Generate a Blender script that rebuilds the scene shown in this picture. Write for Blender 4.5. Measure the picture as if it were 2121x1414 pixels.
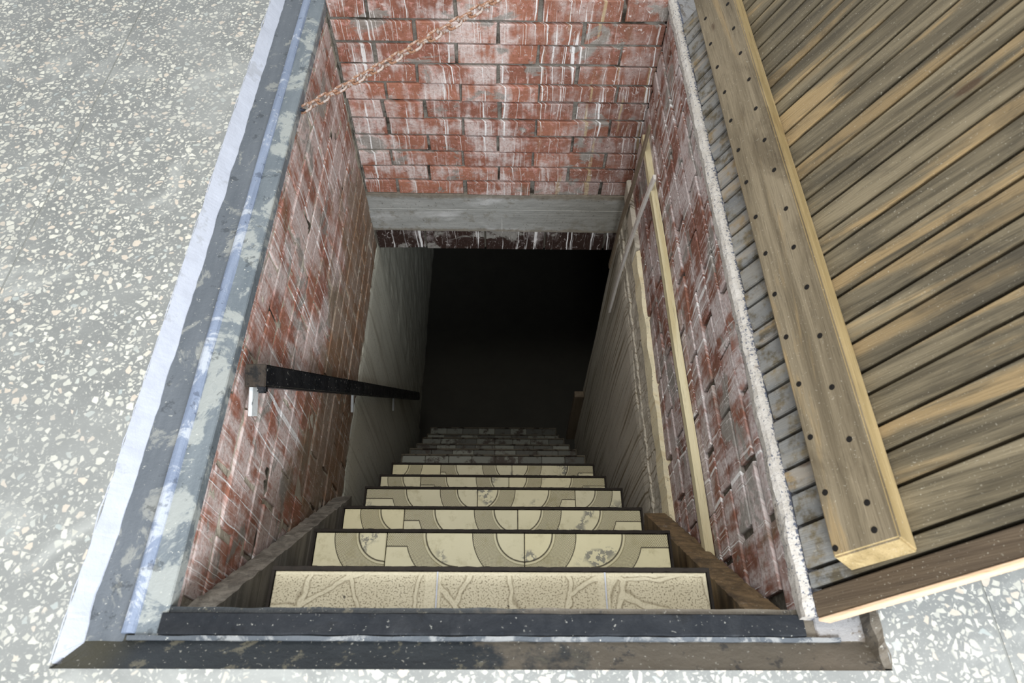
import bpy, bmesh, math, random
from mathutils import Vector, Matrix, noise as mnoise
for _o in list(bpy.data.objects): bpy.data.objects.remove(_o)
S = bpy.context.scene
COL = S.collection
random.seed(11)

# ------------------------------------------------------------------ camera
cam_d = bpy.data.cameras.new('camera'); cam = bpy.data.objects.new('camera', cam_d); COL.objects.link(cam)
cam_d.sensor_width = 36.0; cam_d.lens = 24.0; cam_d.clip_start = 0.02
RW = ((0.9998404, -0.01, 0.015), (0.0, 0.842, 0.539), (0.018, 0.539, -0.842))
right = Vector((RW[0][0], RW[1][0], RW[2][0])).normalized()
fwd = Vector((RW[0][2], RW[1][2], RW[2][2])).normalized()
upv = right.cross(fwd).normalized(); right = fwd.cross(upv)
M = Matrix((right, upv, -fwd)).transposed().to_4x4(); M.translation = (0, 0, 1.165)
cam.matrix_world = M
cam_d.dof.use_dof = True; cam_d.dof.focus_distance = 2.1; cam_d.dof.aperture_fstop = 5.6
S.camera = cam
# ------------------------------------------------------------------ light
W = bpy.data.worlds.new('world'); S.world = W; W.use_nodes = True
bg = W.node_tree.nodes['Background']; bg.inputs[0].default_value = (0.90, 0.95, 1.0, 1); bg.inputs[1].default_value = 0.60
def area(name, loc, target, size, energy, color):
    d = bpy.data.lights.new(name, 'AREA'); d.shape = 'RECTANGLE'; d.size = size[0]; d.size_y = size[1]; d.energy = energy; d.color = color
    o = bpy.data.objects.new(name, d); COL.objects.link(o); o.location = loc
    o.rotation_euler = (Vector(target) - Vector(loc)).to_track_quat('-Z', 'Y').to_euler(); return o
area('window_light', (0.60, -1.45, 1.55), (0.0, 0.8, -0.4), (1.4, 0.9), 84, (0.87, 0.93, 1.0))
area('shaft_fill_light', (-0.35, 0.55, 3.1), (0.0, 0.9, 0.0), (0.9, 0.9), 26, (1.0, 0.97, 0.91))  # added overhead fill, sends more light down into the shaft
S.view_settings.view_transform = 'Standard'; S.view_settings.look = 'None'
S.view_settings.gamma = 1.0; S.view_settings.use_curve_mapping = False; S.view_settings.exposure = 0.55

# ------------------------------------------------------------------ material helpers
class NT:
    def __init__(s, name, rough=0.8, spec=0.3, metal=0.0):
        s.m = bpy.data.materials.new(name); s.m.use_nodes = True; s.t = s.m.node_tree
        s.b = s.t.nodes['Principled BSDF']; s.b.inputs['Roughness'].default_value = rough
        s.b.inputs['Specular IOR Level'].default_value = spec; s.b.inputs['Metallic'].default_value = metal
    def n(s, ty, **kw):
        nd = s.t.nodes.new(ty)
        for k, v in kw.items(): setattr(nd, k, v)
        return nd
    def put(s, sock, v):
        if isinstance(v, bpy.types.NodeSocket): s.t.links.new(v, sock)
        elif v is not None:
            if hasattr(sock.default_value, '__len__') and not hasattr(v, '__len__'): v = [v] * len(sock.default_value)
            if hasattr(v, '__len__') and len(sock.default_value) == 4 and len(v) == 3: v = (*v, 1)
            sock.default_value = v
    def pos(s): return s.n('ShaderNodeNewGeometry').outputs['Position']
    def obj(s): return s.n('ShaderNodeTexCoord').outputs['Object']
    def uv(s): return s.n('ShaderNodeTexCoord').outputs['UV']
    def rnd(s): return s.n('ShaderNodeObjectInfo').outputs['Random']
    def math(s, op, a, b=None, c=None, clamp=False):
        nd = s.n('ShaderNodeMath', operation=op, use_clamp=clamp); s.put(nd.inputs[0], a)
        if b is not None: s.put(nd.inputs[1], b)
        if c is not None: s.put(nd.inputs[2], c)
        return nd.outputs[0]
    def vm(s, op, a, b=None):
        nd = s.n('ShaderNodeVectorMath', operation=op); s.put(nd.inputs[0], a)
        if b is not None: s.put(nd.inputs[1], b)
        return nd.outputs['Value'] if op in ('LENGTH', 'DISTANCE', 'DOT_PRODUCT') else nd.outputs[0]
    def sep(s, v): nd = s.n('ShaderNodeSeparateXYZ'); s.put(nd.inputs[0], v); return nd.outputs
    def comb(s, x=0.0, y=0.0, z=0.0):
        nd = s.n('ShaderNodeCombineXYZ'); s.put(nd.inputs[0], x); s.put(nd.inputs[1], y); s.put(nd.inputs[2], z); return nd.outputs[0]
    def noise(s, v, scale=5, detail=3, rough=0.55, dist=0.0):
        nd = s.n('ShaderNodeTexNoise'); s.put(nd.inputs['Vector'], v); nd.inputs['Scale'].default_value = scale
        nd.inputs['Detail'].default_value = detail; nd.inputs['Roughness'].default_value = rough; nd.inputs['Distortion'].default_value = dist
        return nd.outputs['Fac']
    def vor(s, v, scale, feature='F1', rand=1.0):
        nd = s.n('ShaderNodeTexVoronoi', feature=feature); s.put(nd.inputs['Vector'], v); nd.inputs['Scale'].default_value = scale
        nd.inputs['Randomness'].default_value = rand; return nd.outputs
    def ss(s, v, a, b, lo=0.0, hi=1.0):
        nd = s.n('ShaderNodeMapRange', interpolation_type='SMOOTHSTEP'); s.put(nd.inputs[0], v)
        for i, q in enumerate((a, b, lo, hi)): s.put(nd.inputs[i + 1], q)
        return nd.outputs[0]
    def mix(s, f, a, b, mode='MIX'):
        nd = s.n('ShaderNodeMix', data_type='RGBA', blend_type=mode); s.put(nd.inputs[0], f); s.put(nd.inputs[6], a); s.put(nd.inputs[7], b); return nd.outputs[2]
    def mul(s, a, b): return s.math('MULTIPLY', a, b)
    def add(s, a, b): return s.math('ADD', a, b)
    def bump(s, h, dist=0.002, strength=0.6):
        nd = s.n('ShaderNodeBump'); nd.inputs['Distance'].default_value = dist; nd.inputs['Strength'].default_value = strength
        s.put(nd.inputs['Height'], h); s.t.links.new(nd.outputs[0], s.b.inputs['Normal'])
    def out(s, col, rough=None):
        s.put(s.b.inputs['Base Color'], col)
        if rough is not None: s.put(s.b.inputs['Roughness'], rough)
        return s.m
def srgb(r, g, b):
    f = lambda c: ((c / 255 + 0.055) / 1.055) ** 2.4 if c > 10 else c / 255 / 12.92
    return (f(r), f(g), f(b))

def m_terrazzo():
    k = NT('terrazzo', 0.42, 0.4); p = k.pos()
    w = k.n('ShaderNodeTexNoise'); k.put(w.inputs['Vector'], p); w.inputs['Scale'].default_value = 55; w.inputs['Detail'].default_value = 3
    pw = k.vm('ADD', p, k.vm('MULTIPLY', k.vm('SUBTRACT', w.outputs['Color'], (0.5, 0.5, 0.5)), (0.008, 0.008, 0)))
    pw = k.vm('MULTIPLY', pw, (1, 1, 0.0))
    film = k.ss(k.noise(p, 3.0, 5, 0.62, 0.6), 0.40, 0.68); masks = []; cols = []
    for sc, thr in ((74, 0.07), (118, 0.11)):
        e = k.vor(pw, sc, 'DISTANCE_TO_EDGE')['Distance']; r = k.sep(k.vor(pw, sc, 'F1')['Color'])
        t = k.add(k.mul(k.math('POWER', r[0], 1.5), 0.42), thr); t = k.add(t, k.mul(film, 0.06))
        masks.append(k.ss(k.math('SUBTRACT', e, t), -0.03, 0.07)); cols.append(r)
    base = k.mix(k.noise(p, 9, 5, 0.65, 0.5), srgb(112, 113, 110), srgb(148, 148, 143))
    base = k.mix(k.ss(k.noise(p, 4.0, 5, 0.6, 1.0), 0.50, 0.72), base, srgb(168, 168, 162))
    base = k.mix(k.ss(k.noise(p, 160, 3, 0.7), 0.55, 0.7, 0, 0.4), base, srgb(190, 188, 180))
    chip = k.mix(cols[0][1], srgb(192, 189, 176), srgb(226, 222, 206)); chip = k.mix(k.mul(k.ss(cols[0][2], 0.80, 0.9), 0.6), chip, srgb(206, 184, 164))
    chip = k.mix(k.ss(cols[0][2], 0.12, 0.0), chip, srgb(168, 174, 170)); chip = k.mix(k.ss(k.noise(p, 120, 3), 0.4, 0.7, 0, 0.3), chip, srgb(176, 170, 156))
    chip2 = k.mix(cols[1][1], srgb(184, 181, 170), srgb(218, 214, 200))
    col = k.mix(k.mul(masks[1], 0.7), base, chip2); col = k.mix(k.mul(masks[0], 0.92), col, chip)
    haze = k.ss(k.noise(p, 2.2, 4, 0.6, 0.8), 0.5, 0.68, 0, 0.45); col = k.mix(haze, col, srgb(156, 156, 151))
    k.bump(k.noise(p, 300, 3), 0.0005, 0.3)
    return k.out(col, k.ss(k.noise(p, 5, 4), 0.3, 0.7, 0.36, 0.58))

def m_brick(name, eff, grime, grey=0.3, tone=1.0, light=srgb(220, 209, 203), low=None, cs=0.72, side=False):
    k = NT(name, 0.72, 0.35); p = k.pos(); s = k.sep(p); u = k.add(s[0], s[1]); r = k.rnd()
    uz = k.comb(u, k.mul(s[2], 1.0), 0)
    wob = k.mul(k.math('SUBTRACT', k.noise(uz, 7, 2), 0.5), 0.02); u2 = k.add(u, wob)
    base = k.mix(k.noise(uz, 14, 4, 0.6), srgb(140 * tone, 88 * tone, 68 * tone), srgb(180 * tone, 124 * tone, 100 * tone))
    base = k.mix(k.mul(r, 0.55), base, srgb(108 * tone, 66 * tone, 56 * tone))
    base = k.mix(k.ss(k.noise(uz, 45, 4, 0.7), 0.5, 0.75), base, srgb(202 * tone, 148 * tone, 136 * tone))
    # broad chalky bloom pulled downwards
    st = k.noise(k.comb(k.mul(u2, 22), k.mul(s[2], 2.6), 0), 1.0, 4, 0.62)
    bl = k.noise(k.comb(k.mul(u2, 4.5), k.mul(s[2], 5.5), 4), 1.0, 4, 0.65)
    chalk = k.ss(k.add(k.mul(st, 0.5), k.mul(bl, 0.75)), 0.72 - eff * 0.13, 0.82 - eff * 0.10)
    chalk = k.mul(chalk, k.ss(k.noise(uz, 110, 3, 0.7), 0.25, 0.6, 0.35, 1.0))
    base = k.mix(k.mul(chalk, cs), base, light)
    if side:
        sd = k.ss(k.add(s[0], k.mul(k.math('SUBTRACT', k.noise(uz, 4, 4, 0.7), 0.5), 0.7)), 0.0, 0.42)  # right part darker: dirt, with the lid's shade put into the colour
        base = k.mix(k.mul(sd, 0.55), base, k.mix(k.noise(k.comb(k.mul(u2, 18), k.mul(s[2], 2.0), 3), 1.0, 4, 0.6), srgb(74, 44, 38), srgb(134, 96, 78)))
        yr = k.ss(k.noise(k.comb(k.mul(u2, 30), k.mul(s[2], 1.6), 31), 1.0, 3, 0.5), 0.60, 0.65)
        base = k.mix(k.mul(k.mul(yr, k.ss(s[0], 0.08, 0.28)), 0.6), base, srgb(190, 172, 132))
    # grey cement smears
    gm = k.ss(k.noise(k.comb(k.mul(u, 6), k.mul(s[2], 9), 11), 1.0, 5, 0.65, 0.6), 0.60 - grey * 0.1, 0.66 - grey * 0.08)
    base = k.mix(k.mul(gm, 0.85), base, k.mix(k.noise(uz, 60, 3), srgb(120, 116, 108), srgb(160, 156, 148)))
    # thin runs of lime and paint
    run = k.noise(k.comb(k.mul(u2, 75), k.mul(s[2], 1.3), 2), 1.0, 2, 0.5)
    seg = k.noise(k.comb(k.mul(u2, 16), k.mul(s[2], 4.0), 9), 1.0, 3, 0.6)
    runm = k.mul(k.ss(run, 0.62, 0.65), k.ss(seg, 0.36, 0.50))
    base = k.mix(k.mul(runm, 0.92), base, srgb(238, 234, 230))
    run3 = k.noise(k.comb(k.mul(u2, 190), k.mul(s[2], 4.5), 5), 1.0, 2, 0.5)
    base = k.mix(k.mul(k.mul(k.ss(run3, 0.61, 0.66), k.ss(seg, 0.42, 0.56)), 0.75), base, srgb(228, 220, 214))
    sp = k.ss(k.noise(uz, 210, 2, 0.5), 0.70, 0.74); base = k.mix(k.mul(sp, 0.7), base, srgb(226, 222, 214))
    # brown / soot grime with its own shape
    g2 = k.noise(k.comb(k.mul(u, 5), k.mul(s[2], 3), 20), 1.0, 5, 0.65, 0.5)
    gm2 = k.ss(g2, 0.62 - grime * 0.22, 0.78 - grime * 0.15)
    base = k.mix(k.mul(gm2, 0.75), base, k.mix(k.noise(uz, 30, 3), srgb(62, 44, 30), srgb(128, 98, 62)))
    if low is not None: base = k.mix(k.mul(k.ss(k.add(s[2], k.mul(k.math('SUBTRACT', k.noise(uz, 6, 5, 0.7), 0.5), 1.2)), low + 0.12, low - 0.12), 0.74), base, k.mix(k.noise(uz, 35, 4, 0.7), srgb(88, 68, 48), srgb(156, 134, 104)))
    pit = k.ss(k.noise(uz, 75, 5, 0.75), 0.56, 0.66); base = k.mix(k.mul(pit, 0.5), base, srgb(70, 44, 38))
    sc2 = k.ss(k.noise(k.comb(k.mul(u, 55), k.mul(s[2], 30), 40), 1.0, 5, 0.75, 1.2), 0.60, 0.64); base = k.mix(k.mul(sc2, 0.55), base, srgb(224, 214, 208))
    k.bump(k.add(k.mul(k.noise(uz, 130, 4, 0.7), 1.0), k.mul(k.add(chalk, runm), 0.5)), 0.0022, 0.75)
    return k.out(base, 0.66)

def m_mortar(name='mortar', c1=(92, 88, 80), c2=(150, 144, 134)):
    k = NT(name, 0.95, 0.15); p = k.pos(); s = k.sep(p)
    c = k.mix(k.noise(p, 40, 5, 0.7), srgb(*c1), srgb(*c2)); c = k.mix(k.ss(k.noise(p, 9, 4), 0.52, 0.66), c, srgb(60, 54, 46))
    k.bump(k.noise(p, 160, 4, 0.7), 0.004, 0.9); return k.out(c)

def m_plaster(name, a, b, streak=0.5, dark=(70, 62, 50), vs=40):
    k = NT(name, 0.85, 0.25); p = k.pos(); s = k.sep(p); u = k.add(s[0], s[1])
    c = k.mix(k.noise(p, 6, 5, 0.65, 0.4), srgb(*a), srgb(*b))
    st = k.noise(k.comb(k.mul(u, vs), k.mul(s[2], 1.1), 0), 1.0, 3, 0.55, 0.0)
    c = k.mix(k.mul(k.ss(st, 0.5, 0.66), streak), c, srgb(*dark))
    c = k.mix(k.mul(k.ss(st, 0.46, 0.34), streak * 0.6), c, srgb(196, 192, 180))
    c = k.mix(k.mul(k.ss(k.noise(p, 120, 3), 0.62, 0.7), 0.5), c, srgb(60, 54, 46))
    k.bump(k.add(k.noise(p, 90, 5, 0.7), k.mul(st, 0.8)), 0.003, 0.6); return k.out(c)

def m_concrete_beam():
    k = NT('beam_concrete', 0.85, 0.25); p = k.pos(); s = k.sep(p)
    c = k.mix(k.noise(k.comb(k.mul(s[0], 4), k.mul(s[2], 26), 0), 1.0, 5, 0.6, 0.4), srgb(118, 118, 112), srgb(176, 174, 168))
    c = k.mix(k.ss(k.noise(k.comb(k.mul(s[0], 3.2), k.mul(s[2], 9), 3), 1.0, 3), 0.55, 0.7), c, srgb(186, 184, 180))
    c = k.mix(k.mul(k.ss(s[0], -0.05, 0.5), 0.45), c, srgb(104, 96, 78))
    run = k.noise(k.comb(k.mul(s[0], 55), k.mul(s[2], 1.2), 2), 1.0, 2); c = k.mix(k.mul(k.ss(run, 0.68, 0.73), 0.5), c, srgb(206, 202, 196))
    zz = k.add(s[2], k.mul(k.math('SUBTRACT', k.noise(p, 22, 5, 0.7), 0.5), 0.05))
    edge = k.math('MAXIMUM', k.ss(zz, -0.862, -0.842), k.ss(zz, -1.028, -1.044))
    c = k.mix(k.mul(edge, 0.75), c, k.mix(k.noise(p, 50, 4), srgb(72, 56, 38), srgb(150, 140, 122)))
    c = k.mix(k.mul(k.ss(k.noise(p, 14, 5, 0.7), 0.56, 0.66), 0.5), c, srgb(118, 112, 98)); c = k.mix(k.mul(k.ss(k.noise(p, 110, 3, 0.6), 0.64, 0.7), 0.6), c, srgb(74, 66, 54))
    k.bump(k.add(k.noise(p, 70, 5, 0.7), k.mul(k.noise(k.comb(s[0], k.mul(s[2], 60), 0), 1.5, 2), 1.0)), 0.003, 0.6); return k.out(c)

def m_paint(name, dark, light, amt, wearcol=(150, 146, 134), rough=0.45, metal=0.0, along='y', fl=0.8):
    k = NT(name, rough, 0.5, metal); p = k.pos(); s = k.sep(p)
    q = k.comb(k.mul(s[0], 30 if along == 'y' else 5), k.mul(s[1], 5 if along == 'y' else 30), k.mul(s[2], 30))
    c = k.mix(k.noise(q, 1.0, 5, 0.65), srgb(*dark), srgb(*light))
    f = k.noise(p, 11, 6, 0.72, 0.6); c = k.mix(k.mul(k.ss(f, 0.66 - amt * 0.25, 0.72 - amt * 0.22), 0.85), c, srgb(*wearcol))
    f2 = k.noise(p, 130, 3, 0.6); c = k.mix(k.mul(k.ss(f2, 0.66, 0.72), fl), c, srgb(205, 202, 190))
    if fl == 0.75: k.b.inputs['Specular IOR Level'].default_value = 0.15
    f3 = k.noise(p, 24, 4, 0.7); c = k.mix(k.mul(k.ss(f3, 0.60, 0.66), 0.5), c, srgb(*[v * 0.55 for v in dark]))
    k.bump(k.add(k.noise(p, 80, 4, 0.7), f), 0.0025, 0.6); return k.out(c, k.ss(f, 0.3, 0.7, rough - 0.1, rough + 0.25))

def m_bevel():
    k = NT('near_bevel', 0.4, 0.4); p = k.pos(); s = k.sep(p)
    q = k.comb(k.mul(s[0], 6), k.mul(s[1], 30), 0); f = k.noise(q, 1.0, 6, 0.7, 0.5)
    a = k.mix(f, srgb(24, 28, 32), srgb(62, 66, 68)); b = k.mix(f, srgb(84, 76, 64), srgb(118, 110, 98))
    t = k.ss(k.add(s[0], k.mul(k.math('SUBTRACT', k.noise(p, 9, 5, 0.7), 0.5), 0.9)), -0.05, 0.10)
    c = k.mix(t, a, b); c = k.mix(k.mul(k.ss(k.noise(p, 26, 5, 0.7), 0.56, 0.64), 0.7), c, k.mix(t, srgb(120, 114, 96), srgb(52, 52, 54)))
    c = k.mix(k.ss(s[0], -0.56, -0.64), c, srgb(70, 66, 50)); c = k.mix(k.mul(k.ss(k.noise(p, 150, 3), 0.66, 0.7), 0.6), c, srgb(180, 176, 164))
    k.bump(k.noise(p, 70, 5, 0.7), 0.003, 0.6); return k.out(c)
def m_lip():
    k = NT('lime_lip', 0.9, 0.2); p = k.pos(); s = k.sep(p)
    c = k.mix(k.noise(p, 45, 4, 0.7), srgb(176, 166, 152), srgb(214, 208, 200))
    e = k.add(k.ss(s[0], 0.506, 0.522), k.mul(k.math('SUBTRACT', k.noise(p, 6, 3), 0.5), 1.2))
    m = k.ss(k.add(k.noise(p, 170, 4, 0.75), k.mul(e, 0.20)), 0.575, 0.63); c = k.mix(k.mul(m, 0.85), c, srgb(52, 66, 92))
    c = k.mix(k.mul(k.ss(k.noise(p, 12, 4, 0.6), 0.6, 0.68), 0.5), c, srgb(150, 132, 110))
    k.bump(k.noise(p, 120, 5, 0.75), 0.004, 0.9); return k.out(c)
def m_wood(name, cols, axis=0, stain=0.5, gold=0.5, rough=0.6, scale=1.0, tv=0.25, ends=False):
    k = NT(name, rough, 0.3); o = k.obj(); s = k.sep(o); r = k.rnd()
    off = k.mul(r, 37.0)
    q = [k.add(k.mul(s[i], (2.2 if i == axis else 38) * scale), off) for i in range(3)]; v = k.comb(*q)
    q2 = [k.add(k.mul(s[i], (1.0 if i == axis else 9) * scale), off) for i in range(3)]; v2 = k.comb(*q2)
    g = k.noise(v, 1.0, 5, 0.62, 0.6)
    c = k.mix(k.ss(g, 0.32, 0.68), srgb(*cols[0]), srgb(*cols[1]))
    c = k.mix(k.mul(k.ss(k.noise(v2, 1.3, 4, 0.6, 0.8), 0.66 - gold * 0.22, 0.74 - gold * 0.14), 0.8), c, srgb(*cols[2]))
    q3 = [k.mul(s[i], (3.4 if i == axis else 7)) for i in range(3)]
    d = k.noise(k.comb(*q3), 1.0, 5, 0.65, 0.5); c = k.mix(k.mul(k.ss(d, 0.64 - stain * 0.16, 0.76 - stain * 0.1), 0.6), c, srgb(*cols[3]))
    c = k.mix(k.mul(r, tv), c, srgb(*cols[3]))
    fine = [k.add(k.mul(s[i], (14 if i == axis else 330)), off) for i in range(3)]; fg = k.noise(k.comb(*fine), 1.0, 3, 0.6)
    c = k.mix(k.mul(k.ss(fg, 0.55, 0.7), 0.35), c, srgb(*[x * 0.6 for x in cols[3]]))
    if ends:
        em = k.mul(k.ss(s[0], 0.085, 0.055), k.ss(k.noise(o, 22, 4, 0.7), 0.36, 0.56)); c = k.mix(k.mul(em, 0.5), c, k.mix(k.noise(o, 6, 3), srgb(92, 100, 110), srgb(186, 186, 182)))
    kn = k.vor(k.comb(*[k.add(k.mul(s[i], 3.2 if i == axis else 9), off) for i in range(3)]), 1.0, 'F1')['Distance']
    c = k.mix(k.mul(k.ss(kn, 0.10, 0.05), 0.7), c, srgb(70, 48, 30))
    c = k.mix(k.mul(k.ss(k.noise(o, 260, 2, 0.6), 0.66, 0.72), 0.4), c, srgb(200, 192, 172)); k.bump(k.add(fg, g), 0.0015, 0.7); return k.out(c)

def m_tile_arc():
    k = NT('arc_tile', 0.38, 0.5); u = k.uv(); s = k.sep(u); p = k.pos(); x, y = s[0], s[1]
    ra = k.vm('LENGTH', k.comb(x, y, 0)); rb = k.vm('LENGTH', k.comb(k.math('SUBTRACT', x, 0.146), y, 0))
    def step(v, t): return k.ss(v, t - 0.0006, t + 0.0006)
    inA = k.mul(step(ra, 0.0625), k.math('SUBTRACT', 1.0, step(ra, 0.116)))
    gx = step(x, 0.146)
    low = k.math('SUBTRACT', 1.0, step(y, 0.030))
    inB = k.mul(k.mul(gx, step(rb, 0.074)), k.math('MAXIMUM', low, k.math('SUBTRACT', 1.0, step(rb, 0.118))))
    band = k.math('MAXIMUM', inA, inB)
    def line(v, t, w=0.0013): return k.math('SUBTRACT', 1.0, k.ss(k.math('ABSOLUTE', k.math('SUBTRACT', v, t)), w * 0.5, w * 1.4))
    lines = k.math('MAXIMUM', line(ra, 0.0625), line(ra, 0.116, 0.0009))
    lines = k.math('MAXIMUM', lines, k.mul(gx, line(rb, 0.074)))
    lines = k.math('MAXIMUM', lines, k.mul(k.mul(gx, line(rb, 0.118, 0.0009)), step(y, 0.03)))
    lines = k.math('MAXIMUM', lines, k.mul(k.mul(line(y, 0.03), step(rb, 0.118)), step(x, 0.2)))
    lip = k.math('MAXIMUM', line(ra, 0.0665, 0.003), k.mul(gx, line(rb, 0.078, 0.003)))
    # little pressed squares following the ring
    wv = k.mul(k.noise(p, 60, 2), 0.003)
    sa = k.mul(k.math('SINE', k.mul(k.add(ra, wv), 1570)), k.math('SINE', k.mul(k.math('ARCTAN2', y, x), 138)))
    sb = k.mul(k.math('SINE', k.mul(k.add(rb, wv), 1570)), k.math('SINE', k.mul(k.math('ARCTAN2', y, k.math('SUBTRACT', x, 0.146)), 146)))
    sq = k.add(k.mul(inB, sb), k.mul(k.math('SUBTRACT', 1.0, inB), sa))
    sqm = k.mul(band, k.ss(sq, -0.1, 0.55))
    sqm = k.mul(sqm, k.math('SUBTRACT', 1.0, lip))
    c = k.mix(k.noise(p, 9, 4, 0.6), srgb(200, 190, 148), srgb(228, 218, 178))
    c = k.mix(k.mul(k.rnd(), 0.5), c, srgb(190, 186, 162))
    c = k.mix(k.mul(band, 0.22), c, srgb(140, 130, 102)); c = k.mix(k.mul(sqm, 0.7), c, srgb(86, 76, 52))
    c = k.mix(k.mul(k.ss(k.noise(p, 26, 5, 0.7), 0.52, 0.7), 0.4), c, srgb(150, 138, 92))
    worn = k.mul(k.ss(k.noise(p, 7.5, 2), 0.58, 0.64), k.ss(k.noise(p, 75, 4, 0.65), 0.47, 0.52))
    c = k.mix(k.mul(worn, k.mul(k.math('SUBTRACT', 1.0, band), 0.85)), c, srgb(104, 102, 92))
    c = k.mix(k.mul(lines, 0.85), c, srgb(58, 50, 36))
    k.bump(k.add(k.math('SUBTRACT', k.mul(lip, 0.8), k.mul(lines, 1.2)), k.add(k.mul(sqm, -0.5), k.mul(k.noise(p, 200, 2), 0.2))), 0.0022, 0.8)
    return k.out(c, 0.42)
def m_tile_stone():
    k = NT('stone_relief_tile', 0.5, 0.45); u = k.uv(); p = k.pos()
    q = k.vm('ADD', u, k.vm('MULTIPLY', k.n('ShaderNodeTexNoise').outputs['Color'], (0, 0, 0)))
    w = k.n('ShaderNodeTexNoise'); k.put(w.inputs['Vector'], u); w.inputs['Scale'].default_value = 18
    q = k.vm('ADD', u, k.vm('MULTIPLY', w.outputs['Color'], (0.035, 0.035, 0))); q = k.vm('ADD', q, k.comb(k.mul(k.rnd(), 3.0), 0, 0))
    e = k.vor(q, 9, 'DISTANCE_TO_EDGE')['Distance']
    vein = k.ss(e, 0.040, 0.024); vedge = k.mul(k.ss(e, 0.022, 0.038), k.ss(e, 0.06, 0.04))
    dots = k.ss(k.noise(p, 330, 3, 0.6), 0.46, 0.36); rim = k.sep(u)
    edge = k.math('MINIMUM', k.math('MINIMUM', rim[0], rim[1]), k.math('SUBTRACT', 0.300, rim[0])); rimm = k.ss(edge, 0.009, 0.006)
    vein = k.math('MAXIMUM', vein, rimm)
    c = k.mix(k.noise(p, 12, 4, 0.6), srgb(186, 174, 144), srgb(212, 202, 174))
    c = k.mix(k.mul(k.math('SUBTRACT', 1.0, vein), 0.16), c, srgb(146, 132, 100))
    c = k.mix(k.mul(k.mul(dots, k.math('SUBTRACT', 1.0, vein)), 0.75), c, srgb(96, 82, 56))
    c = k.mix(k.mul(k.mul(vedge, k.math('SUBTRACT', 1.0, rimm)), 0.5), c, srgb(110, 94, 64))
    c = k.mix(k.mul(k.ss(k.noise(p, 45, 3, 0.6), 0.70, 0.73), 0.85), c, srgb(40, 32, 22))
    k.bump(k.add(k.mul(vein, 0.8), k.mul(dots, -0.7)), 0.002, 0.55); return k.out(c)
def m_tile_small():
    k = NT('small_grey_tile', 0.6, 0.35); p = k.pos(); r = k.rnd()
    c = k.mix(k.ss(r, 0.1, 0.95), srgb(128, 130, 120), srgb(80, 80, 74)); c = k.mix(k.ss(k.noise(p, 16, 5, 0.7), 0.5, 0.62), c, srgb(66, 58, 50))
    k.bump(k.noise(p, 90, 3), 0.002, 0.5); return k.out(c)
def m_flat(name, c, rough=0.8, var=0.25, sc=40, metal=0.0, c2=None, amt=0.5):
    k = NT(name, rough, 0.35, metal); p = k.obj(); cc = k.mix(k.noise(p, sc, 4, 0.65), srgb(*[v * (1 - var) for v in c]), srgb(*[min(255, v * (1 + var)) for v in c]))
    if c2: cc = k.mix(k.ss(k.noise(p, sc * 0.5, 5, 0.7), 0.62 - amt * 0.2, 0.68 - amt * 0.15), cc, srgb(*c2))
    k.bump(k.noise(p, sc * 3, 4, 0.7), 0.002, 0.6); return k.out(cc)

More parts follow.
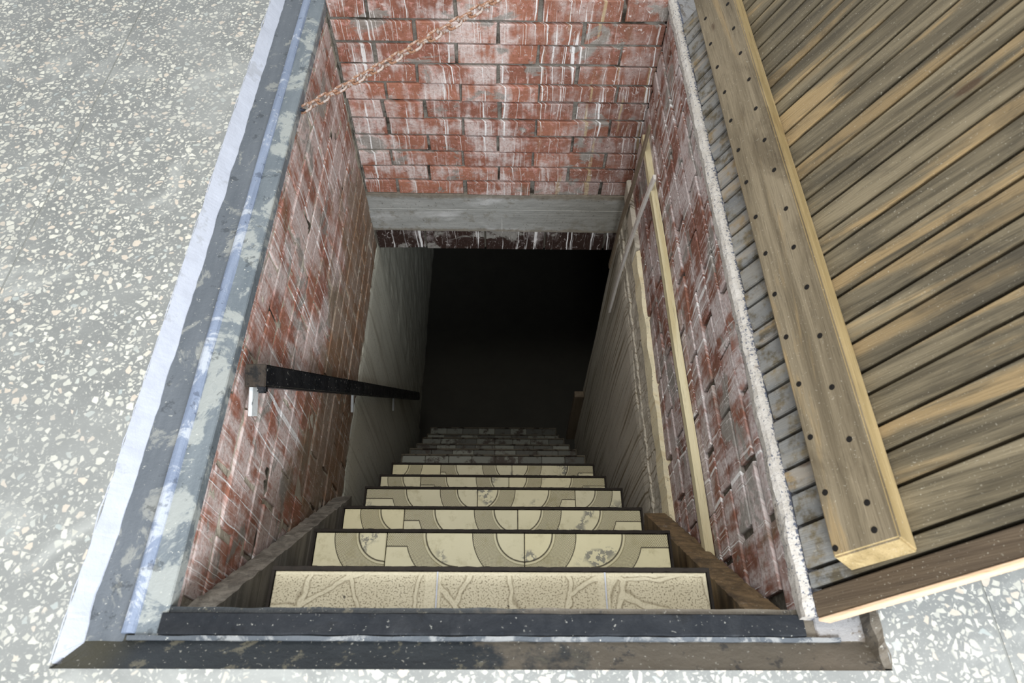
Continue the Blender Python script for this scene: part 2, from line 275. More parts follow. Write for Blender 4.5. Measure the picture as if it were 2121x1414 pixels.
MT = dict(
 terr=m_terrazzo(), joint=m_flat('joint_cement', (138, 138, 132), 0.8, 0.1),
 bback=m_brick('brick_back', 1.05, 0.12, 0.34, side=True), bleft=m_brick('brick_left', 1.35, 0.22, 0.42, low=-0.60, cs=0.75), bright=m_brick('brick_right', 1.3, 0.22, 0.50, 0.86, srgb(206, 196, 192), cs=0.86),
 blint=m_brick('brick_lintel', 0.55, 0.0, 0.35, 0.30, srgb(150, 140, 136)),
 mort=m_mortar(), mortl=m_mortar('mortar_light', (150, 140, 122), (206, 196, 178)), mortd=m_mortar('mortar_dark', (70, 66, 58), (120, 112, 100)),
 beam=m_concrete_beam(), pl=m_plaster('plaster_left', (192, 190, 172), (214, 212, 196), 0.35, (130, 120, 98)), pr=m_plaster('plaster_right', (186, 178, 160), (214, 206, 190), 0.85, (116, 100, 72), 75),
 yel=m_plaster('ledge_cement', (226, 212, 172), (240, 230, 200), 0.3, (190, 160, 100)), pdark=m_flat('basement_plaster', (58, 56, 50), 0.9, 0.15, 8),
 white=m_flat('white_cement', (190, 193, 202), 0.85, 0.08, 18, c2=(178, 180, 186), amt=0.2),
 ledge=m_paint('ledge_paint', (70, 76, 82), (112, 116, 120), 0.5, (140, 140, 134), 0.6, fl=0.5),
 plate=m_paint('plate_paint', (70, 80, 88), (132, 138, 140), 0.7, (160, 162, 156), 0.5),
 ridge=m_paint('ridge_paint', (84, 96, 118), (156, 166, 184), 0.55, (184, 188, 194), 0.55, fl=0.5),
 black=m_paint('black_paint', (10, 12, 16), (26, 30, 36), 0.15, (66, 74, 84), 0.75, along='x', fl=0.35),
 nbev=m_bevel(),
 dusty=m_paint('dusty_edge', (50, 56, 62), (100, 104, 108), 0.6, (140, 140, 138), 0.7, along='x'),
 glossy=m_paint('worn_ledge', (120, 116, 110), (168, 166, 166), 0.6, (96, 84, 70), 0.25, along='x'),
 lip=m_lip(),
 slat=m_wood('slat_wood', [(84, 75, 58), (134, 121, 96), (176, 148, 104), (60, 55, 46)], 0, 0.95, 0.6, tv=0.45, ends=True),
 batten=m_wood('batten_wood', [(106, 94, 74), (142, 128, 104), (160, 136, 98), (78, 66, 48)], 1, 0.75, 0.3),
 battside=m_wood('batten_side_wood', [(146, 126, 86), (172, 150, 108), (186, 164, 118), (124, 102, 68)], 1, 0.3, 0.5),
 lit_end=m_wood('lit_end_wood', [(206, 172, 138), (228, 196, 164), (232, 206, 176), (200, 160, 126)], 0, 0.1, 0.5),
 trimw=m_wood('dark_board', [(84, 70, 54), (108, 92, 72), (124, 104, 78), (54, 44, 36)], 0, 0.6, 0.3),
 string=m_wood('stringer_wood', [(116, 112, 104), (168, 162, 150), (196, 190, 176), (62, 58, 52)], 1, 0.7, 0.4),
 stringr=m_wood('stringer_brown', [(96, 80, 58), (140, 116, 84), (178, 172, 164), (50, 44, 40)], 1, 0.6, 0.3),
 rail=m_paint('rail_paint', (12, 13, 16), (26, 28, 32), 0.05, (120, 116, 104), 0.28), railend=m_flat('rail_end', (50, 42, 34), 0.35, 0.35, 30, c2=(20, 18, 16), amt=0.5),
 brk=m_flat('bracket_white', (206, 208, 206), 0.6, 0.1, 50, c2=(30, 30, 32), amt=0.22), rust=m_flat('rusty_iron', (146, 108, 84), 0.8, 0.35, 120, 0.2, (190, 176, 166), 0.6),
 iron=m_flat('dark_iron', (52, 56, 66), 0.5, 0.3, 60, 0.5), screw=m_flat('screw_dark', (26, 22, 18), 0.6, 0.3, 200, 0.3), void=m_flat('lid_backing', (12, 10, 9), 0.9),
 arc=m_tile_arc(), stone=m_tile_stone(), small=m_tile_small(), nos=m_flat('nosing_dark', (34, 28, 22), 0.8, 0.4, 80), stepc=m_flat('step_concrete', (86, 80, 68), 0.9, 0.3, 40, c2=(44, 36, 28), amt=0.6),
 strip=m_wood('pale_strip', [(196, 180, 138), (216, 204, 168), (206, 196, 190), (150, 136, 100)], 1, 0.3, 0.4), strip2=m_wood('grey_strip', [(116, 102, 84), (140, 126, 106), (156, 146, 130), (84, 70, 54)], 2, 0.3, 0.3),
 strip3=m_wood('pale_lath', [(206, 198, 188), (226, 220, 212), (220, 216, 210), (150, 136, 118)], 2, 0.2, 0.4),
)

# ------------------------------------------------------------------ geometry helpers
def link_obj(name, me, mat=None, parent=None, **props):
    o = bpy.data.objects.new(name, me); COL.objects.link(o)
    if mat is not None and me is not None and not me.materials: me.materials.append(mat)
    if parent is not None: o.parent = parent
    for k, v in props.items(): o[k] = v
    return o
def bm_mesh(name, bm, smooth=False):
    me = bpy.data.meshes.new(name); bmesh.ops.recalc_face_normals(bm, faces=bm.faces); bm.to_mesh(me); bm.free()
    if smooth:
        for f in me.polygons: f.use_smooth = True
    return me
def add_box(bm, a, b, jit=0.0):
    vs = [bm.verts.new((x, y, z)) for x in (a[0], b[0]) for y in (a[1], b[1]) for z in (a[2], b[2])]
    if jit:
        for v in vs: v.co += Vector((random.uniform(-jit, jit), random.uniform(-jit, jit), random.uniform(-jit, jit)))
    for q in ((0, 1, 3, 2), (4, 6, 7, 5), (0, 4, 5, 1), (2, 3, 7, 6), (0, 2, 6, 4), (1, 5, 7, 3)): bm.faces.new([vs[i] for i in q])
    return vs
def box(name, a, b, mat, parent=None, bev=0.0, jit=0.0, seg=1, **props):
    bm = bmesh.new(); add_box(bm, a, b, jit)
    if bev: bmesh.ops.bevel(bm, geom=list(bm.edges), offset=bev, segments=seg, affect='EDGES', profile=0.6)
    return link_obj(name, bm_mesh(name, bm), mat, parent, **props)
def empty(name, loc, label=None, cat=None, group=None, parent=None, rot=(0, 0, 0)):
    o = bpy.data.objects.new(name, None); COL.objects.link(o); o.location = loc; o.rotation_euler = rot; o.empty_display_size = 0.05
    if label: o['label'] = label; o['category'] = cat
    if group: o['group'] = group
    return o
def struct(o): o['kind'] = 'structure'; return o
def prism_y(name, prof, y0, y1, mat, parent=None, n=1, wob=None, closed=True, ends=None):
    """profile of (x,z) swept along y in n pieces; wob(i_vertex, y) -> (dx,dz)"""
    bm = bmesh.new(); rings = []
    for j in range(n + 1):
        y = y0 + (y1 - y0) * j / n; ring = []
        for i, (x, z) in enumerate(prof):
            dx, dz = wob(i, y) if wob else (0, 0); dy = ends(i, j) if ends else 0
            ring.append(bm.verts.new((x + dx, y + dy, z + dz)))
        rings.append(ring)
    m = len(prof)
    for a, b in zip(rings, rings[1:]):
        for i in range(m if closed else m - 1): bm.faces.new((a[i], a[(i + 1) % m], b[(i + 1) % m], b[i]))
    if closed: bm.faces.new(rings[0][::-1]); bm.faces.new(rings[-1])
    return link_obj(name, bm_mesh(name, bm), mat, parent)
def prism_x(name, prof, x0, x1, mat, parent=None, n=1, wob=None, ends=None):
    bm = bmesh.new(); rings = []
    for j in range(n + 1):
        x = x0 + (x1 - x0) * j / n; ring = []
        for i, (y, z) in enumerate(prof):
            dy, dz = wob(i, x) if wob else (0, 0); dx = ends(i, j) if ends else 0
            ring.append(bm.verts.new((x + dx, y + dy, z + dz)))
        rings.append(ring)
    m = len(prof)
    for a, b in zip(rings, rings[1:]):
        for i in range(m): bm.faces.new((a[i], a[(i + 1) % m], b[(i + 1) % m], b[i]))
    bm.faces.new(rings[0][::-1]); bm.faces.new(rings[-1])
    return link_obj(name, bm_mesh(name, bm), mat, parent)
def rough_sheet(name, origin, du, dv, nu, nv, nrm, amp, thick, mat, parent=None, sc=30):
    """a rough faced slab: front face gridded and displaced along nrm, solid behind"""
    O, U, V, N = map(Vector, (origin, du, dv, nrm)); bm = bmesh.new(); g = []
    for i in range(nu + 1):
        row = []
        for j in range(nv + 1):
            p = O + U * (i / nu) + V * (j / nv); d = mnoise.noise(p * sc) * amp + mnoise.noise(p * sc * 3.1) * amp * 0.5
            row.append(bm.verts.new(p + N * d))
        g.append(row)
    for i in range(nu):
        for j in range(nv): bm.faces.new((g[i][j], g[i + 1][j], g[i + 1][j + 1], g[i][j + 1]))
    back = [bm.verts.new(O + a + b - N * thick) for a, b in ((0 * U, 0 * V), (U, 0 * V), (U, V), (0 * U, V))]
    bm.faces.new(back)
    s0 = [g[i][0] for i in range(nu + 1)]; s1 = [g[nu][j] for j in range(nv + 1)]; s2 = [g[i][nv] for i in range(nu, -1, -1)]; s3 = [g[0][j] for j in range(nv, -1, -1)]
    for s, a, b in ((s0, 0, 1), (s1, 1, 2), (s2, 2, 3), (s3, 3, 0)): bm.faces.new(s + [back[b], back[a]])
    return link_obj(name, bm_mesh(name, bm), mat, parent)
def tube_mesh(name, pts, r, seg=8, closed=False):
    bm = bmesh.new(); rings = []; n = len(pts); pts = [Vector(p) for p in pts]
    for i, p in enumerate(pts):
        a = pts[(i - 1) % n] if (closed or i > 0) else p; b = pts[(i + 1) % n] if (closed or i < n - 1) else p
        t = (b - a).normalized(); ref = Vector((0, 0, 1)) if abs(t.z) < 0.9 else Vector((1, 0, 0))
        if closed: ref = Vector((0, 0, 1))
        e1 = t.cross(ref).normalized(); e2 = t.cross(e1).normalized()
        rings.append([bm.verts.new(p + (e1 * math.cos(2 * math.pi * k / seg) + e2 * math.sin(2 * math.pi * k / seg)) * r) for k in range(seg)])
    rr = list(zip(rings, rings[1:])) + ([(rings[-1], rings[0])] if closed else [])
    for a, b in rr:
        for k in range(seg): bm.faces.new((a[k], a[(k + 1) % seg], b[(k + 1) % seg], b[k]))
    if not closed: bm.faces.new(rings[0][::-1]); bm.faces.new(rings[-1])
    return bm_mesh(name, bm, True)

# ------------------------------------------------------------------ bricks
_bm = {}
def brick_mesh(L, h, d, mat, var):
    key = (round(L, 3), round(h, 3), mat.name, var)
    if key in _bm: return _bm[key]
    rs = random.Random(hash((round(L * 1000), round(h * 1000), var)))
    bm = bmesh.new(); vs = add_box(bm, (-L / 2, 0, -h / 2), (L / 2, d, h / 2))
    for v in vs: v.co += Vector((rs.uniform(-.002, .002), rs.uniform(-.0022, .0022), rs.uniform(-.0016, .0016)))
    front = [f for f in bm.faces if f.calc_center_median().y < 0.01]
    bmesh.ops.bevel(bm, geom=list({e for f in front for e in f.edges}), offset=0.0028, segments=2, affect='EDGES', profile=0.5)
    me = bm_mesh('brick', bm); me.materials.append(mat); _bm[key] = me; return me
def brick(cx, cy, cz, L, h, mat, parent, rz, var, out=0.0, wob=1.0):
    me = brick_mesh(round(L / 0.004) * 0.004, h, 0.05, mat, var); o = bpy.data.objects.new('brick', me); COL.objects.link(o); o.parent = parent
    n = Vector((math.sin(rz), -math.cos(rz), 0)); o.location = Vector((cx, cy, cz)) + n * out
    o.rotation_euler = (random.uniform(-.006, .006) * wob, random.uniform(-.004, .004), rz + random.uniform(-.006, .006) * wob); return o

BED = [-0.0071, -0.0864, -0.166, -0.2417, -0.3162, -0.3848, -0.4612, -0.5374, -0.613, -0.6875, -0.7607, -0.8347]
# ------------------------------------------------------------------ floor
FX0, FX1, FY0, FY1 = -0.69, 0.616, 0.142, 2.35     # edges of the pit in the floor
floor = struct(box('floor', (-4, -2.6, -0.20), (FX0, 5, -0.055), MT['joint']))
def panel(x0, x1, y0, y1, jag=None):
    o = box('terrazzo_panel', (x0, y0, -0.055), (x1, y1, 0.0), MT['terr'], floor); return o
def fl(a, b): o = box('floor_bed', a, b, MT['joint'], floor); return o
fl((FX1, -2.6, -0.20), (4.5, 5, -0.055)); fl((FX0, -2.6, -0.20), (FX1, FY0 - 0.02, -0.055)); fl((FX0, FY1, -0.20), (FX1, 5, -0.055))
g = 0.0022
panel(-4, -1.05 - g, -2.6, 1.0 - g); panel(-4, -1.05 - g, 1.0 - g, 5)
for (a, b, c, d) in ((-1.05 + g, FX0, -2.6, 5), (FX1, 0.805 - g, -2.6, 5), (0.805 + g, 4.5, -2.6, 5), (FX0, FX1, -2.6, FY0), (FX0, FX1, FY1, 5)):
    panel(a, b, c, d)
box('joint_strip', (-1.05 - g, -2.6, -0.05), (-1.05 + g, 5, -0.0012), MT['joint'], floor)
box('joint_strip', (0.805 - g, -2.6, -0.05), (0.805 + g, 5, -0.0012), MT['joint'], floor)

# ------------------------------------------------------------------ rebate round the hatch (setting)
def w1(a, sc, seed): return lambda i, y: ((mnoise.noise(Vector((y * sc, i * 3.1, seed))) * a), (mnoise.noise(Vector((y * sc, i * 3.1, seed + 9))) * a * 0.3))
def wl(i, y):
    if i in (0, 3): return (0, 0)
    q = mnoise.noise(Vector((y * 14, i * 5, 1))) * 0.003 + mnoise.noise(Vector((y * 45, i * 5, 2))) * 0.0015
    if i == 2: q -= 0.006 * max(0, 1 - abs(y - 0.26) / 0.10)
    return (q, -q * 0.3)
LB = prism_y('trim_1', [(-0.72, -0.10), (FX0 - 0.001, 0.0012), (-0.667, -0.0335), (-0.66, -0.10)], 0.15, 2.34, MT['white'], n=240,
             wob=wl, ends=lambda i, j: (0.035 if j == 0 and i == 2 else 0)); struct(LB)
struct(box('trim_2', (-0.70, 0.14, -0.11), (-0.606, 2.34, -0.035), MT['ledge'], bev=0.002))
NB = prism_x('trim_3', [(0.14, -0.11), (0.141, -0.001), (0.188, -0.036), (0.24, -0.038), (0.24, -0.11)], -0.688, 0.606, MT['nbev'], n=160,
             wob=lambda i, x: (mnoise.noise(Vector((x * 18, i * 3, 4))) * 0.0025, mnoise.noise(Vector((x * 25, i * 3, 8))) * 0.001 if i in (2, 3) else 0),
             ends=lambda i, j: (0.045 if j == 0 and i >= 2 else 0)); struct(NB)
struct(box('trim_4', (0.524, 0.19, -0.11), (0.615, 2.34, -0.034), MT['glossy'], bev=0.002))
struct(prism_y('trim_5', [(0.602, -0.036), (0.606, -0.006), (0.617, 0.0008), (0.630, -0.08)], 0.145, 2.34, MT['nbev'], n=220, wob=w1(0.004, 40, 3)))

# ------------------------------------------------------------------ hatch frame (painted steel)
HF = empty('hatchway', (-0.58, 0.2, -0.035), 'worn grey and black painted steel frame lining the floor hatch', 'frame')
def rel(o, root):
    o.location = -root.location; return o
def fpart(o): return rel(o, HF)
rdg = [(-0.612 + 0.0115 * (1 - math.cos(math.pi * t / 8)), -0.034 + 0.011 * math.sin(math.pi * t / 8)) for t in range(9)] + [(-0.589, -0.05), (-0.612, -0.05)]
o = fpart(prism_y('ridge_bar', rdg, 0.198, 2.33, MT['ridge'], HF, n=60, wob=w1(0.0018, 9, 5))); o['label'] = 'blue-grey scuffed round ridge along the left side'
o = fpart(prism_y('side_plate', [(-0.590, -0.033), (-0.548, -0.033), (-0.546, -0.036), (-0.546, -0.062), (-0.590, -0.062)], 0.195, 2.33, MT['plate'], HF, n=100, wob=lambda i, y: (mnoise.noise(Vector((y * 30, i, 0))) * 0.0008, mnoise.noise(Vector((y * 12, i, 5))) * 0.0008)))
o['label'] = 'flat grey plate with worn paint'
o = fpart(prism_x('front_plate', [(0.196, -0.05), (0.196, -0.031), (0.199, -0.029), (0.229, -0.030), (0.231, -0.034), (0.231, -0.07)], -0.553, 0.505, MT['black'], HF, n=120,
     wob=lambda i, x: (mnoise.noise(Vector((x * 22, i, 7))) * 0.0011, mnoise.noise(Vector((x * 15, i, 5))) * 0.001))); o['label'] = 'black painted near plate'
o = fpart(prism_x('dusty_seam', [(0.187, -0.05), (0.188, -0.030), (0.1945, -0.0285), (0.196, -0.05)], -0.60, 0.56, MT['dusty'], HF, n=140,
     wob=lambda i, x: (mnoise.noise(Vector((x * 20, i, 17))) * 0.0016, mnoise.noise(Vector((x * 35, i, 15))) * 0.0016))); o['label'] = 'dusty light edge of the near plate'
lipn = lambda i, y: (mnoise.noise(Vector((y * 16, i * 0.7, 2))) * 0.0035 + mnoise.noise(Vector((y * 60, i, 3))) * 0.002, mnoise.noise(Vector((y * 20, i, 6))) * 0.003)
lp = [(0.4975, -0.034), (0.496, -0.012), (0.500, -0.003), (0.507, 0.001), (0.515, 0.0005), (0.5215, -0.004), (0.523, -0.012), (0.523, -0.034)]
o = fpart(prism_y('right_lip', lp, 0.222, 2.33, MT['lip'], HF, n=420, wob=lipn)); o['label'] = 'lip crusted with whitish lime and blue-black specks'

# ------------------------------------------------------------------ walls of the shaft
XL, XR, YB = -0.55, 0.50, 1.98
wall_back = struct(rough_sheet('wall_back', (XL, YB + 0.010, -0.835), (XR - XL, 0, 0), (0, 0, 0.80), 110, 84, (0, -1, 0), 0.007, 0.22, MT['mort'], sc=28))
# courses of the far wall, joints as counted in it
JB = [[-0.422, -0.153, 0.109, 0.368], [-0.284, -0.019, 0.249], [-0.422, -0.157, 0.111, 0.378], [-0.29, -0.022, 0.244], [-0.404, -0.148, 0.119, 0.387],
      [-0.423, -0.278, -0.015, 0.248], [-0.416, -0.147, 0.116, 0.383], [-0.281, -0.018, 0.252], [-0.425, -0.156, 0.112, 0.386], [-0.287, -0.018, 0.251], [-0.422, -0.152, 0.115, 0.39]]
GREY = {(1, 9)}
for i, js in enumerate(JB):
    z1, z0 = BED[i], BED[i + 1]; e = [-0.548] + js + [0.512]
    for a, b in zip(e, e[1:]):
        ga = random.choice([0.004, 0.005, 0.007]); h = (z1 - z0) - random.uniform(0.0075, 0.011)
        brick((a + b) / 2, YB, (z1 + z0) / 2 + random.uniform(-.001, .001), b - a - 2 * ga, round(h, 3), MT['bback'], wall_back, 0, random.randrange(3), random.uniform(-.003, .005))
struct(box('wall_back_core', (-0.75, 2.21, -1.17), (0.75, 2.30, -0.055), MT['mortd']))
bm = rough_sheet('trim_6', (XL - 0.02, YB - 0.004, -1.048), (1.09, 0, 0), (0, 0, 0.215), 120, 26, (0, -1, 0), 0.0018, 0.33, MT['beam'], sc=16); struct(bm)
box('form_board_ridge', (XL, YB - 0.0065, -0.9185), (XR + 0.01, YB, -0.9145), MT['beam'], bm, bev=0.0015)
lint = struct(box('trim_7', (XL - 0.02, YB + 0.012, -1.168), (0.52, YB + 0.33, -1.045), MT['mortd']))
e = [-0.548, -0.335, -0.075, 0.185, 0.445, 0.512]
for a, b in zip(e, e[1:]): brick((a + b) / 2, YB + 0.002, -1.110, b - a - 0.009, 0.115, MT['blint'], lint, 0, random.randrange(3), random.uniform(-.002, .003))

# left wall
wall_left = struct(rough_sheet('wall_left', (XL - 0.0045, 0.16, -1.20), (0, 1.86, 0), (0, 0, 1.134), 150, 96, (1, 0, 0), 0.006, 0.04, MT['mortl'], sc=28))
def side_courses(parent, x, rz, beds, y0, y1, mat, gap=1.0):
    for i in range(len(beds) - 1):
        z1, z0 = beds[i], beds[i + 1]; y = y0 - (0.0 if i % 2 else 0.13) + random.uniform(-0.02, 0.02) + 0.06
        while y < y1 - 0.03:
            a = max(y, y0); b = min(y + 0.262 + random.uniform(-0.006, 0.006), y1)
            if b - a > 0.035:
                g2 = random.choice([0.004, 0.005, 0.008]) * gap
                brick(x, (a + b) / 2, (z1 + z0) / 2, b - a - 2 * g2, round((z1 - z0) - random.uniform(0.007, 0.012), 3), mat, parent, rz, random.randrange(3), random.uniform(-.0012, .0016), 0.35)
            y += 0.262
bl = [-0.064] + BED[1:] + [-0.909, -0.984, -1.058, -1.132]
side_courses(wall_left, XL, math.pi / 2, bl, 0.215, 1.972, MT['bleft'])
# plaster below the bricks of the left wall, ragged upper edge
def ragged_plaster(name, x, sgn, y0, y1, ztop, zbot, mat, parent, th=0.25, n=170, rag=0.012):
    bm = bmesh.new(); cols = []
    nz = 60
    for i in range(n + 1):
        y = y0 + (y1 - y0) * i / n; zt = ztop + mnoise.noise(Vector((y * 9, 3, x))) * rag + mnoise.noise(Vector((y * 40, 3, x))) * rag * 0.5
        col = []
        for j in range(nz + 1):
            z = zt + (zbot - zt) * j / nz; p = Vector((x, y, z))
            d = mnoise.noise(Vector((x, y * 7, z * 2.5))) * 0.005 + mnoise.noise(Vector((x, y * 24, z * 6))) * 0.0015 + (-0.004 if j == 0 else 0)
            col.append(bm.verts.new((x + sgn * d, y, z)))
        cols.append(col)
    for a, b in zip(cols, cols[1:]):
        for j in range(nz): bm.faces.new((a[j], a[j + 1], b[j + 1], b[j]))
    for a, b in zip(cols, cols[1:]):      # thickness along the ragged edge
        p, q = bm.verts.new(a[0].co + Vector((-sgn * 0.02, 0, 0))), bm.verts.new(b[0].co + Vector((-sgn * 0.02, 0, 0))); bm.faces.new((a[0], b[0], q, p))
    o = link_obj(name, bm_mesh(name, bm), mat, parent); return o
ragged_plaster('plaster_face', XL + 0.002, 1, 0.16, 1.985, -1.150, -3.2, MT['pl'], wall_left)
box('wall_core', (XL - 0.25, 0.12, -3.3), (XL - 0.052, 3.9, -0.113), MT['pdark'], wall_left)
rough_sheet('passage_plaster', (XL - 0.004, 1.985, -3.1), (0, 1.9, 0), (0, 0, 1.95), 40, 40, (1, 0, 0), 0.006, 0.01, MT['pl'], wall_left, sc=9)
# right wall
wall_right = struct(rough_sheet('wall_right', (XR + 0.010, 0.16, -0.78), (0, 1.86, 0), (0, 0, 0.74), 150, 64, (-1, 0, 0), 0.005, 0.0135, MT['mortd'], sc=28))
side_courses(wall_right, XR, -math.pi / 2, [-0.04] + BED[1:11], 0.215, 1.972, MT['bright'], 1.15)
o = prism_y('cement_ledge', [(0.56, -0.742), (0.496, -0.742), (0.487, -0.750), (0.485, -0.822), (0.490, -0.836), (0.56, -0.836)], 0.30, 1.62, MT['yel'], wall_right, n=130,
    wob=lambda i, y: (mnoise.noise(Vector((y * 12, i, 1))) * 0.004 + mnoise.noise(Vector((y * 50, i, 1))) * 0.002 if i in (1, 2, 3, 4) else 0, mnoise.noise(Vector((y * 15, i, 8))) * 0.004))
o['label'] = 'pale yellow cement ledge'
box('cement_block', (0.484, 1.63, -0.835), (0.56, 1.975, -0.735), MT['pr'], wall_right, bev=0.006, jit=0.003)
o = rough_sheet('slab_edge', (0.502, 0.25, -1.06), (0, 1.735, 0), (0, 0, 0.235), 130, 20, (-1, 0, 0), 0.006, 0.1, MT['pr'], wall_right, sc=22)
o = prism_y('cement_seam', [(0.53, -0.985), (0.4965, -0.988), (0.4955, -0.994), (0.53, -1.000)], 0.3, 1.95, MT['pr'], wall_right, n=200, wob=lambda i, y: (mnoise.noise(Vector((y * 30, i, 3))) * 0.005, mnoise.noise(Vector((y * 20, i, 4))) * 0.006))
ragged_plaster('plaster_face', XR - 0.003, -1, 0.16, 1.985, -1.055, -3.2, MT['pr'], wall_right, rag=0.014)
box('wall_core', (XR + 0.012, 0.12, -3.3), (XR + 0.05, 1.985, -1.06), MT['pdark'], wall_right)
box('wall_core', (XR + 0.052, 0.12, -3.3), (XR + 0.30, 1.984, -0.115), MT['pdark'], wall_right)
# near wall under the frame, basement beyond
struct(box('wall_near', (-0.80, 0.10, -3.3), (0.80, 0.20, -0.112), MT['pdark']))
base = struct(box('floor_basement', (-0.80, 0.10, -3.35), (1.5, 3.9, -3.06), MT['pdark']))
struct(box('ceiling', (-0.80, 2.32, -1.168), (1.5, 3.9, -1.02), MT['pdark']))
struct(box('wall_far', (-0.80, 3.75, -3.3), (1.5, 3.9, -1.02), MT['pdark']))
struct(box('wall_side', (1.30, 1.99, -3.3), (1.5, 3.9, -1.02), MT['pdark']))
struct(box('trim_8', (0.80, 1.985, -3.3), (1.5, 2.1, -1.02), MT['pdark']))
o = box('door_post', (0.44, 1.925, -3.06), (0.497, 1.965, -2.45), MT['strip2'], bev=0.003); o['label'] = 'dim wooden post at the foot of the stairs beside the right wall'; o['category'] = 'post'

# ------------------------------------------------------------------ staircase
ST = [(-0.014, 0.326, -0.115), (0.016 * -1, 0.471, -0.359), (-0.019, 0.611, -0.611), (-0.019, 0.762, -0.868), (-0.026, 0.902, -1.122), (-0.029, 1.048, -1.366),
      (-0.0315, 1.189, -1.610), (-0.036, 1.333, -1.876), (-0.0395, 1.472, -2.131), (-0.042, 1.618, -2.374), (-0.0465, 1.759, -2.630), (-0.048, 1.883, -2.797)]
SC = empty('staircase', (0, 0.24, -0.115), 'steep straight staircase of narrow tiled steps going down into the dark basement', 'stairs')
def tile(x0, x1, y0, y1, z, kind, uvf, parent, root):
    bm = bmesh.new(); add_box(bm, (x0, y0, z - 0.012), (x1, y1, z)); 
    bmesh.ops.bevel(bm, geom=[e for e in bm.edges if all(v.co.z > z - 0.001 for v in e.verts)], offset=0.0015, segments=2, affect='EDGES')
    L = bm.loops.layers.uv.new('UVMap')
    for f in bm.faces:
        for l in f.loops: l[L].uv = uvf(l.vert.co.x, l.vert.co.y)
    o = link_obj('tread_tile', bm_mesh('tread_tile', bm), MT[kind], parent); o.location = -root; return o
PXS = {2: [(-0.248, 'L'), (0.058, 'L'), (0.361, 'R')], 3: None}
def steps():
    prevy = 0.225
    arcs = {1: ([-0.252, 0.055], 'LLR'), 2: ([-0.254, 0.047], 'LLR'), 3: ([-0.07, 0.232], 'LRR'), 4: ([-0.28, 0.03], 'LLR'), 5: ([-0.235, 0.045], 'RLR')}
    for k, (cx, y, z) in enumerate(ST):
        W = 0.80; x0, x1 = cx - W / 2, cx + W / 2
        o = bpy.data.objects.new('step', None)
        bm = bmesh.new(); add_box(bm, (x0, prevy - 0.03, z - 0.055), (x1, y, z - 0.011)); add_box(bm, (x0 + 0.004, prevy - 0.03, z - 0.055), (x1 - 0.004, prevy - 0.004, (ST[k - 1][2] - 0.056) if k else -0.112))
        st = link_obj('step', bm_mesh('step', bm), MT['stepc'], SC); st.location = -SC.location
        R0 = Vector((0, 0, 0))
        # dark worn nosing and side edges
        nb = prism_x('nosing', [(y - 0.006, z - 0.03), (y - 0.006, z + 0.0015), (y + 0.001, z + 0.0012), (y + 0.003, z - 0.004), (y + 0.002, z - 0.03)], x0, x1, MT['nos'] if k < 6 else MT['stepc'], st, n=90,
                wob=lambda i, x: (mnoise.noise(Vector((x * 60, i, k))) * 0.0016, mnoise.noise(Vector((x * 60, i + 5, k))) * 0.0008))
        for sx in (x0, x1 - 0.005): box('side_edge', (sx, prevy - 0.02, z - 0.02), (sx + 0.005, y - 0.006, z + 0.0003), MT['nos'] if k < 6 else MT['stepc'], st)
        ya, yb = prevy - 0.02, y - 0.0075
        if k == 0:
            js = [x0 + 0.006, -0.113, 0.193, x1 - 0.006]
            for i, (a, b) in enumerate(zip(js, js[1:])):
                tile(a + 0.0012, b - 0.0012, ya, yb, z, 'stone', (lambda a, i: lambda X, Y: (X - a + (0.02 if i == 0 else 0), yb - Y + 0.001))(a, i), st, R0)
            for i in (1, 2): box('grout_line', (js[i] - 0.0012, ya, z - 0.01), (js[i] + 0.0012, yb, z - 0.0002), MT['white'], st)
        elif k < 6:
            j, ty = arcs[k]; js = [x0 + 0.006] + j + [x1 - 0.006]
            for i, (a, b) in enumerate(zip(js, js[1:])):
                if ty[i] == 'L': f = (lambda b: lambda X, Y: (b - X, yb - Y))(b)
                else: f = (lambda a: lambda X, Y: (X - a, yb - Y))(a)
                tile(a + 0.0012, b - 0.0012, ya, yb, z + random.uniform(-.0005, .0008), 'arc', f, st, R0)
        else:
            x = x0 + 0.004
            while x < x1 - 0.02:
                w = min(0.101, x1 - 0.004 - x); ofs = 0.0 if k % 2 else 0.0
                tile(x + 0.0015, x + w - 0.0015, ya, yb, z + random.uniform(-.001, .001), 'small', lambda X, Y: (X, Y), st, R0); x += w
        prevy = y
steps()
# stair strings fixed to the shaft walls
def stringer(name, xa, xb, mat, label, LL):
    dy, dz = 0.1435, -0.2505; L = LL; d = Vector((0, dy, dz)).normalized(); nn = Vector((0, -dz, dy)).normalized()
    root = Vector(((xa + xb) / 2, 0.232, -0.050)); bm = bmesh.new(); n = 120; rings = []
    for j in range(n + 1):
        c = Vector((0, 0, 0)) + d * (L * j / n); ring = []
        for x, h in ((xa, -0.20), (xb, -0.20), (xb, 0.0), (xa, 0.0)):
            q = mnoise.noise(Vector((j * 0.35, x * 40, h * 10))) * 0.004
            ring.append(bm.verts.new(Vector((x - root.x, 0, 0)) + c + nn * (h + q)))
        rings.append(ring)
    for a, b in zip(rings, rings[1:]):
        for i in range(4): bm.faces.new((a[i], a[(i + 1) % 4], b[(i + 1) % 4], b[i]))
    bm.faces.new(rings[0][::-1]); bm.faces.new(rings[-1])
    for v in bm.verts: # cut at the near wall face
        if v.co.y + root.y < 0.205: v.co.y = 0.205 - root.y
    o = link_obj(name, bm_mesh(name, bm), mat); o.location = root; o['label'] = label; o['category'] = 'stringer'
stringer('stair_stringer', XL + 0.012, -0.487, MT['string'], 'grey weathered wooden stair stringer along the left brick wall', 1.10)
stringer('stair_stringer', 0.425, XR - 0.014, MT['stringr'], 'dark brown stair stringer with white paint along the right brick wall', 0.86)

